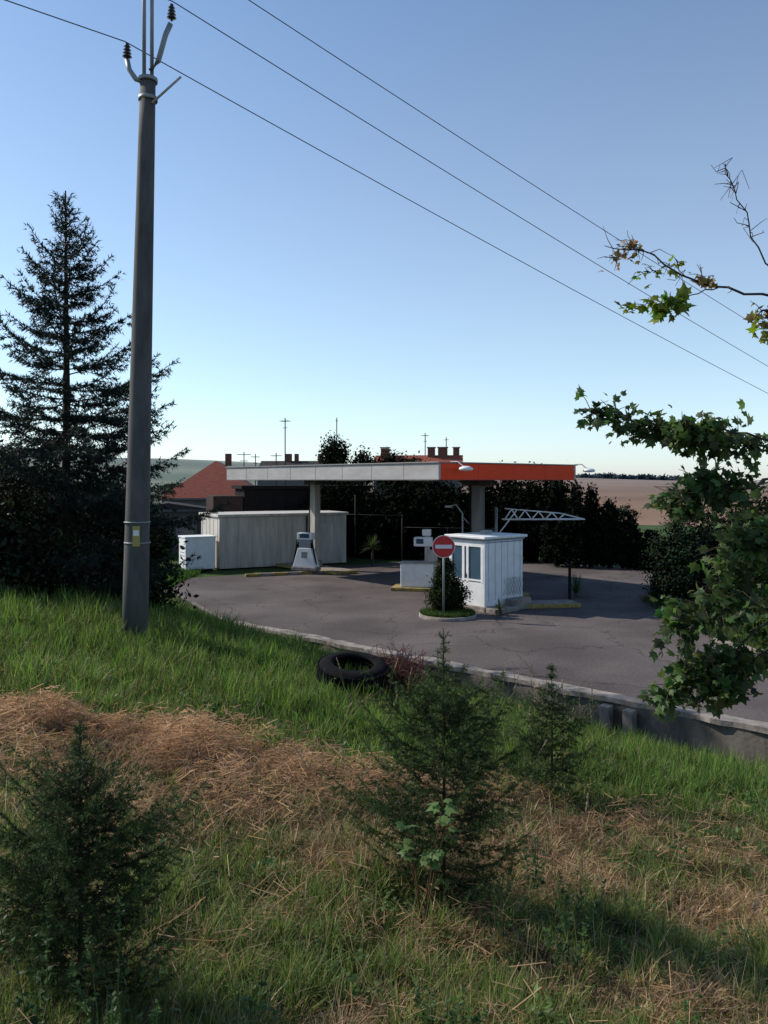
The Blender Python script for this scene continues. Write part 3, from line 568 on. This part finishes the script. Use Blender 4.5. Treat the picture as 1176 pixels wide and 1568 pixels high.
def dispenser(loc,rot):
    e=empty("fuel_dispenser",loc,rot)
    box(e,"plinth",(0,0,.08),(1.3,.6,.16),M_conc,.02)
    box(e,"body",(0,0,.62),(1.25,.46,.92),M_white,.03,top=(.7,.4))
    box(e,"hose_column",(0,0,1.28),(.62,.34,.44),M_grey,.02)
    box(e,"head",(0,0,1.64),(.8,.4,.32),M_white,.03)
    box(e,"display",(0,-.205,1.66),(.5,.02,.2),M_glass,.003)
    box(e,"panel",(0,-.235,.75),(.3,.03,.3),M_grey,.005)
    for s in (-1,1):
        box(e,"nozzle_%d"%s,(s*.36,-.1,1.2),(.07,.12,.28),M_dark,.02)
        t_=np.linspace(0,1,14); P=[(s*(.40+.22*math.sin(q*3.14)),-.16,1.5-1.05*math.sin(q*3.14)**.8+ (-.25)*q) for q in t_]
        tube(e,"hose_%d"%s,P,.022,M_rub,6)
    return e
dispenser((-3.75,38.7,.17),R(-20)); dispenser((3.4,33.9,.17),R(-49))
e=empty("payment_kiosk",(1.5,33,0),R(-12))
box(e,"island",(0,0,.07),(2.3,1.2,.14),M_yellow,.03)
box(e,"cabinet",(-.1,0,.62),(1.35,.7,.95),M_white,.03); box(e,"cabinet_top",(-.1,0,1.12),(1.42,.76,.05),M_dirtywhite,.01)
box(e,"mast",(.28,.05,1.75),(.2,.2,1.25),M_dirtywhite,.02); box(e,"terminal",(.12,-.02,1.98),(.75,.3,.38),M_white,.03)
box(e,"screen",(0,-.18,2.0),(.3,.02,.2),M_glass,.003); box(e,"top_box",(.26,0,2.36),(.34,.26,.26),M_white,.02)
box(e,"side_box",(.5,.0,1.4),(.4,.25,.5),M_dirtywhite,.02)

bo=empty("attendant_booth",(3.42,27.3,0),math.atan2(.65,.76))
box(bo,"plinth",(1.0,.85,.09),(2.25,1.95,.18),M_conc,.02)
box(bo,"front_wall",(1.0,.035,1.33),(2.0,.07,2.3),M_white,.01)
box(bo,"rear_wall",(1.0,1.67,1.33),(2.0,.07,2.3),M_white,.01)
box(bo,"right_wall",(1.967,.853,1.33),(.065,1.56,2.3),M_white,.005)
box(bo,"left_wall_lower",(.033,.853,.58),(.066,1.56,.8),M_white,.005)
box(bo,"left_wall_upper",(.033,.853,2.34),(.066,1.56,.28),M_white,.005)
box(bo,"left_glass",(.04,.853,1.59),(.02,1.56,1.22),M_glass,0)
for i,y in enumerate((.12,.80,1.0,1.6)): box(bo,"left_mullion_%d"%i,(.028,y,1.59),(.075,.11,1.22),M_white,.005)
box(bo,"left_transom",(.02,.853,1.05),(.06,1.5,.06),M_white,.005)
box(bo,"door_handle",(-.02,.86,1.2),(.04,.03,.14),M_dark,.005)
for i in range(6): box(bo,"panel_rib_%d"%i,(.2+i*.33,-.004,1.4),(.014,.01,2.1),M_dirtywhite,.002)
box(bo,"roof",(1.0,.85,2.53),(2.25,1.95,.09),M_white,.02); box(bo,"roof_fascia",(1.0,.85,2.455),(2.12,1.8,.07),M_grey,.005)
box(bo,"roof_vent",(1.2,1.0,2.64),(.3,.3,.14),M_grey,.02)
box(bo,"blue_band",(1.0,-.013,2.36),(1.9,.01,.03),M_blue,0)
box(bo,"step",(.5,-.35,.08),(1.2,.5,.16),M_conc,.02); box(bo,"planter",(1.4,-.3,.2),(1.0,.35,.4),M_conc,.03)
for i in range(6):
    tube(bo,"lattice_a%d"%i,[(.9+i*.16,-.05,.5),(1.25+i*.14,-.05,1.1)],.008,M_dirtywhite,5); tube(bo,"lattice_b%d"%i,[(1.25+i*.14,-.065,.5),(.9+i*.16,-.065,1.1)],.008,M_dirtywhite,5)
ki=empty("booth_island",(5.6,28.6,0),R(8)); box(ki,"kerb",(0,0,.075),(2.6,1.0,.15),M_yellow,.03); box(ki,"slab",(0,0,.155),(2.4,.8,.02),M_conc,0)
po=empty("bollard",(6.75,29.2,0)); lathe(po,"post",[(0,1.45),(.05,1.45),(.055,1.4),(.055,.05),(.11,.03),(.11,0)],M_dark,16)
sg=empty("no_entry_sign",(1.93,26,0),R(-3))
tube(sg,"post",[(0,0,0),(0,0,2.7)],.034,M_grey,12)
def disc(par,name,r,y,th,m,z=2.35):
    o=lathe(par,name,[(0,0),(r,0),(r,th),(0,th)],m,48,(0,y,z),(R(90),0,0)); 
    for p in o.data.polygons: p.use_smooth=False
    return o
disc(sg,"rim",.37,-.045,.012,M_white); disc(sg,"red_disc",.345,-.06,.006,M_signred); box(sg,"white_bar",(0,-.07,2.35),(.54,.006,.12),M_white,0)
box(sg,"clamp_a",(0,-.02,2.5),(.12,.06,.04),M_grey,.004); box(sg,"clamp_b",(0,-.02,2.2),(.12,.06,.04),M_grey,.004)
isl=empty("planted_island",(2.1,26.5,0)); lathe(isl,"kerb",[(1.0,0),(1.0,.1),(.9,.11),(.88,.08),(0,.09)],M_conc,28,(0,0,0)).scale=(.95,1.0,1)
bf=Buf(); n5=6000; a=rng.random(n5)*6.28; r5=np.sqrt(rng.random(n5))*.9; blades(bf,2.1+r5*np.cos(a),26.5+r5*np.sin(a),.08+.12*rng.random(n5),np.full(n5,.02),np.abs(rng.normal(size=n5))*.4,np.array([.05,.085,.022])*(.6+.8*rng.random((n5,1))),np.full(n5,.08)); bf.obj("island_grass",[M_grass])
e=empty("floodlight_post",(3.05,31.2,0)); tube(e,"pole",[(0,0,0),(0,0,3.2),(-.25,0,3.55),(-.45,0,3.5)],.03,M_grey,8); box(e,"head",(-.55,0,3.48),(.28,.14,.09),M_grey,.02); tube(e,"arm",[(0,0,3.1),(.25,0,2.8)],.02,M_grey,6)
rl=empty("railing",(0,44.5,0),R(-4)); tube(rl,"top_rail",[(-2,0,2.6),(1.0,0,2.55)],.025,M_slate,6); tube(rl,"low_rail",[(1.0,0,1.9),(6,0,1.85)],.025,M_slate,6)
for i,x in enumerate((-1.6,1.0,3.5,6.0)): tube(rl,"post_%d"%i,[(x,0,0),(x,0,3.7 if i==0 else 2.6 if i==1 else 1.9)],.04,M_slate,6)

# ------------------------------------------------------------------ container + boxes
cb=empty("storage_container",(-8.3,40.5,0),math.atan2(.47,.88))
box(cb,"body",(3.54,1.7,1.32),(7.08,3.4,2.6),M_cont,.02)
box(cb,"roof_lip",(3.54,1.7,2.70),(7.3,3.6,.14),M_cont,.02); box(cb,"skirt",(3.54,1.7,.0),(7.0,3.3,.12),M_dark,0)
for i in range(10): box(cb,"rib_%d"%i,(.3+i*.72,-.008,1.32),(.04,.02,2.45),M_cont,.004)
for i in range(5): box(cb,"side_rib_%d"%i,(-.008,.3+i*.7,1.32),(.02,.05,2.45),M_cont,.004)
box(cb,"joint_gap",(4.75,-.02,1.32),(.07,.03,2.6),M_dark,0)
box(cb,"door_frame",(5.75,-.03,1.15),(1.1,.04,2.1),M_cont,.01)
sb=empty("electrical_cabinet",(-9.6,39.4,0),math.atan2(.47,.88))
box(sb,"body",(.6,.6,.88),(1.5,1.3,1.55),M_white,.02); box(sb,"lid",(.6,.6,1.69),(1.58,1.38,.07),M_white,.01); box(sb,"feet",(.6,.6,.06),(1.3,1.1,.12),M_dark,0)
for i in range(6): box(sb,"louvre_%d"%i,(-.155,.6,.45+i*.16),(.02,.9,.03),M_grey,.003)
dk=empty("dark_shed",(-8.6,45.4,0),math.atan2(.35,.94))
box(dk,"walls",(4.6,2,2.0),(7.6,3,4.0),M_dark,.01); box(dk,"roof",(4.6,2,4.10),(8.0,3.4,.2),M_dark,.02)
box(dk,"annex",(-.1,2,1.8),(1.7,2.8,3.6),mat("brown_board",(.05,.032,.028),.8,.2,3,0,spec=.1),.01)
for i in range(10): box(dk,"board_%d"%i,(1.0+i*.75,.485,2.0),(.03,.03,3.9),M_dark,0)
kb=empty("yellow_kerb",(-4.4,38.2,0),R(22))
for i in range(8): box(kb,"block_%d"%i,(-1.9+i*.66,0,.07),(.64,.18,.14),M_yellow if i%2==0 else M_conc,.02)

# ------------------------------------------------------------------ houses
def house(loc,rot,wx,wy,we,hr,mw,mr,hip=0,base=-1.5):
    e=empty("house",loc,rot)
    box(e,"walls",(0,0,(we+base)/2),(wx-.4,wy-.4,we-base),mw,.01)
    x,y=wx/2,wy/2; V=[(-x,-y,we),(x,-y,we),(x,y,we),(-x,y,we),(0,-y+hip,hr),(0,y-hip,hr)]
    pyobj("roof",V,[(0,1,4),(1,2,5,4),(2,3,5),(3,0,4,5),(3,2,1,0)],mr,e)
    box(e,"eaves_board",(0,-y-.01,we-.08),(wx,.05,.14),M_wall,0)
    for sx in (-1,1):
        box(e,"window_%d"%sx,(sx*wx*.22,-y+.15,we-1.3),(1.1,.06,1.2),M_glass,0); box(e,"window_frame_%d"%sx,(sx*wx*.22,-y+.18,we-1.3),(1.24,.05,1.34),M_dirtywhite,.01)
    return e
h1=house((-13.2,64,0),R(6),7.6,10,3.2,6.0,M_wall,M_roof,hip=2.8); box(h1,"chimney",(.6,2.2,6.2),(.5,.5,1.0),M_brick,.02)
for i in range(2): box(h1,"roof_window_%d"%i,(2.0,-1.5+i*2,4.75),(.6,.7,.05),M_white,.01,(0,R(36),0))
h2=house((3.4,78,0),R(84),6.5,8.5,5.0,6.95,M_wall,M_roof); 
for i,(cx,cy,w_) in enumerate([(0,-2.3,.9),(0,-1.2,.7),(0.2,-3.6,.6),(0,3.3,.8)]): box(h2,"chimney_%d"%i,(cx,cy,7.15),(w_,w_,1.0 if i<3 else .9),M_brick,.02); box(h2,"chimney_cap_%d"%i,(cx,cy,7.69),(w_+.15,w_+.15,.1),M_conc,.01)
h3=house((-8.5,80,0),R(88),6.5,7.5,5.0,6.45,M_wall,M_slate)
for i,(cy,w_) in enumerate([(-2.2,.5),(1.0,.6),(.2,.4)]): box(h3,"chimney_%d"%i,(0,cy,6.7),(w_,w_,.9),M_brick,.02)
h4=house((-14.0,52,0),R(15),5.2,5,2.7,3.1,M_wall,M_slate)
def antenna(x,y,z0,z1,n,wd):
    e=empty("tv_antenna",(x,y,0),R(rng.uniform(-30,30))); tube(e,"mast",[(0,0,z0),(0,0,z1)],.045,M_slate,6)
    tube(e,"boom",[(-wd*.6,0,z1-.25),(wd*.6,0,z1-.25)],.03,M_slate,5)
    for i in range(n):
        xx_=-wd*.55+i*wd*1.1/(n-1); tube(e,"element_%d"%i,[(xx_,-.35,z1-.25),(xx_,.35,z1-.25)],.02,M_slate,4)
    tube(e,"boom_low",[(-wd*.35,0,z1-.8),(wd*.35,0,z1-.8)],.025,M_slate,4)
antenna(-8.0,65,-1,9.55,6,.6); antenna(-12.2,70,3,7.0,8,1.0); antenna(-11.2,70,3,6.8,5,.6); antenna(-9.4,70,3,6.9,6,.7)
antenna(4.0,78,6.5,9.1,4,.5); antenna(-4.0,68,-1,9.8,2,.12); antenna(6.2,80,6,8.8,2,.15); antenna(7.2,78,5,7.1,3,.3)

# ------------------------------------------------------------------ utility poles + wires
def pole(name,x,y,z0,ztop,lean,r0,r1):
    e=empty(name,(x,y,z0)); H=ztop-z0
    tube(e,"shaft",[(lean*t_,0,H*t_-(.4 if t_==0 else 0)) for t_ in np.linspace(0,1,10)],np.linspace(r0,r1,10),M_polec,24)
    return e
def insul(par,name,p,h=.3):
    pr=[(.02,0),(.02,.04)]
    for i in range(4): pr+=[(.035,.04+i*.06),(.085-.008*i,.055+i*.06),(.035,.085+i*.06)]
    pr+=[(.03,.30),(.0,.31)]
    lathe(par,name,pr,M_porc,16,p)
def head(e,cx,zb):
    for i,dx in enumerate((-.07,.07)): tube(e,"riser_%d"%i,[(cx+dx*1.0,0,zb-.1),(cx+dx,0,zb+1.6),(cx+dx*.4,0,zb+2.3)],.035,M_grey,8)
    tube(e,"arm_left",[(cx-.03,-.05,zb-.1),(cx-.2,-.05,zb-.05),(cx-.32,-.05,zb+.12),(cx-.36,-.05,zb+.3)],.045,M_grey,8)
    insul(e,"insulator_left",(cx-.36,-.05,zb+.3))
    tube(e,"arm_right",[(cx+.06,-.05,zb+.1),(cx+.2,-.05,zb+.28),(cx+.33,-.05,zb+.75),(cx+.42,-.05,zb+.95)],.05,M_grey,8)
    insul(e,"insulator_right",(cx+.44,-.05,zb+1.0))
    insul(e,"insulator_top",(cx,0,zb+2.28))
    tube(e,"strut",[(cx+.1,-.1,zb-.5),(cx+.62,-.1,zb-.03)],.022,M_dirtywhite,8)
    for i,z in enumerate((zb-.08,zb-.42)):
        lathe(e,"band_%d"%i,[(.15,0),(.17,0),(.17,.07),(.15,.07)],M_grey,20,(cx,0,z))
z0=g(-4.5,14.5)
p1=pole("utility_pole",-4.5,14.5,z0,11.75,.24,.235,.135); head(p1,.24,11.75-z0)
box(p1,"warning_plate",(.1,-.235,3.49-z0),(.13,.012,.36),mat("plate_yellow",(.36,.29,.07),.5,.1,4,0),.003); box(p1,"plate_label",(.1,-.243,3.55-z0),(.1,.004,.1),M_white,0)
for i,z in enumerate((3.35,3.72)): lathe(p1,"plate_band_%d"%i,[(.222,0),(.232,0),(.232,.025),(.222,.025)],M_grey,24,(.045,0,z-z0))
p2=pole("utility_pole",29.7,45,-1.2,5.4,0,.22,.13); head(p2,0,6.6)
p3=pole("utility_pole",-38.7,-16,3.5,11.4,0,.22,.13); head(p3,0,7.9)
wr=empty("power_line"); 
def wire(name,a,b,sag):
    a=np.array(a);b=np.array(b); t_=np.linspace(0,1,40)[:,None]; P=a*(1-t_)+b*t_; P[:,2]-=(sag*4*t_*(1-t_))[:,0]
    tube(wr,name,P,.0095,M_wire,6,False)
for nm,a,b,c in [("wire_c",(-4.66,14.45,12.38),(29.7,45,5.3),(-39,-16,12.0)),("wire_b",(-3.8,14.45,13.1),(29.7,45,6.3),(-38.3,-16,12.8)),("wire_a",(-4.26,14.5,14.35),(29.7,45,7.9),(-38.7,-16,13.9))]:
    wire(nm,a,b,.25); wire(nm+"_back",a,c,.25)

# ------------------------------------------------------------------ tyre
ty=empty("tyre",(-.47,12,g(-.47,12)+.22),0); ty.rotation_euler=(R(9),R(4),0)
prof=[(.30,.03),(.34,.0),(.45,.01),(.51,.05),(.525,.09),(.525,.21),(.51,.25),(.45,.29),(.34,.30),(.30,.27),(.31,.24),(.42,.25),(.47,.20),(.47,.10),(.42,.05),(.31,.06),(.30,.03)]
lathe(ty,"carcass",prof,M_rub,48)
for i in range(44):
    a=i*2*math.pi/44
    for z,off in ((.09,.0),(.21,.07)): box(ty,"tread_%d_%d"%(i,int(z*100)),(.528*math.cos(a+off),.528*math.sin(a+off),z),(.02,.045,.08),M_rub,0,(0,0,a+off))
bf=Buf(); n7=500; a=rng.random(n7)*6.28; r7=np.sqrt(rng.random(n7))*.28; blades(bf,-.47+r7*np.cos(a),12+r7*np.sin(a),.3+.25*rng.random(n7),np.full(n7,.012),np.abs(rng.normal(size=n7))*.3,np.array([.04,.075,.018])*(.6+.8*rng.random((n7,1))))
n7=700; a=rng.random(n7)*6.28; r7=.58+.25*rng.random(n7); blades(bf,-.47+r7*np.cos(a),12+r7*np.sin(a),.10+.14*rng.random(n7),np.full(n7,.010),np.abs(rng.normal(size=n7))*.35,np.array([.06,.11,.025])*(.6+.8*rng.random((n7,1)))); bf.obj("grass_around_tyre",[M_grass])
# verge on right
ri=empty("verge_kerb",(0,0,0)); P=[(9.2,22.3),(9.8,20.6),(12,19.2),(16,18),(22,18)]
for i in range(4):
    a=np.array(P[i]);b2=np.array(P[i+1]); c=(a+b2)/2; d=b2-a; box(ri,"kerb_%d"%i,(c[0],c[1],.06),(np.linalg.norm(d),.15,.12),M_conc,.02,(0,0,math.atan2(d[1],d[0])))
bf=Buf(); poly=[(9.2,22.3),(9.8,20.6),(12,19.2),(16,18),(22,18),(24,30),(12,31),(9.8,28)]
V=[(x,y,.05) for x,y in poly]; bf.add(V,np.array([[0,i,i+1] for i in range(1,7)]),np.array([.05,.07,.025]))
n6=22000; gx=rng.uniform(9.3,20,n6); gy=rng.uniform(18.5,30,n6); k6=(gy>20.9-(gx-9.3)*.42)&(gx>9.4+.0*gy); gx=gx[k6];gy=gy[k6]; n6=len(gx)
blades(bf,gx,gy,.12+.3*rng.random(n6),np.full(n6,.022),np.abs(rng.normal(size=n6))*.4,np.array([.06,.09,.028])*(.6+.9*rng.random((n6,1))),np.full(n6,.05)); bf.obj("grass_verge",[M_grass])
print("objs",len(bpy.data.objects))
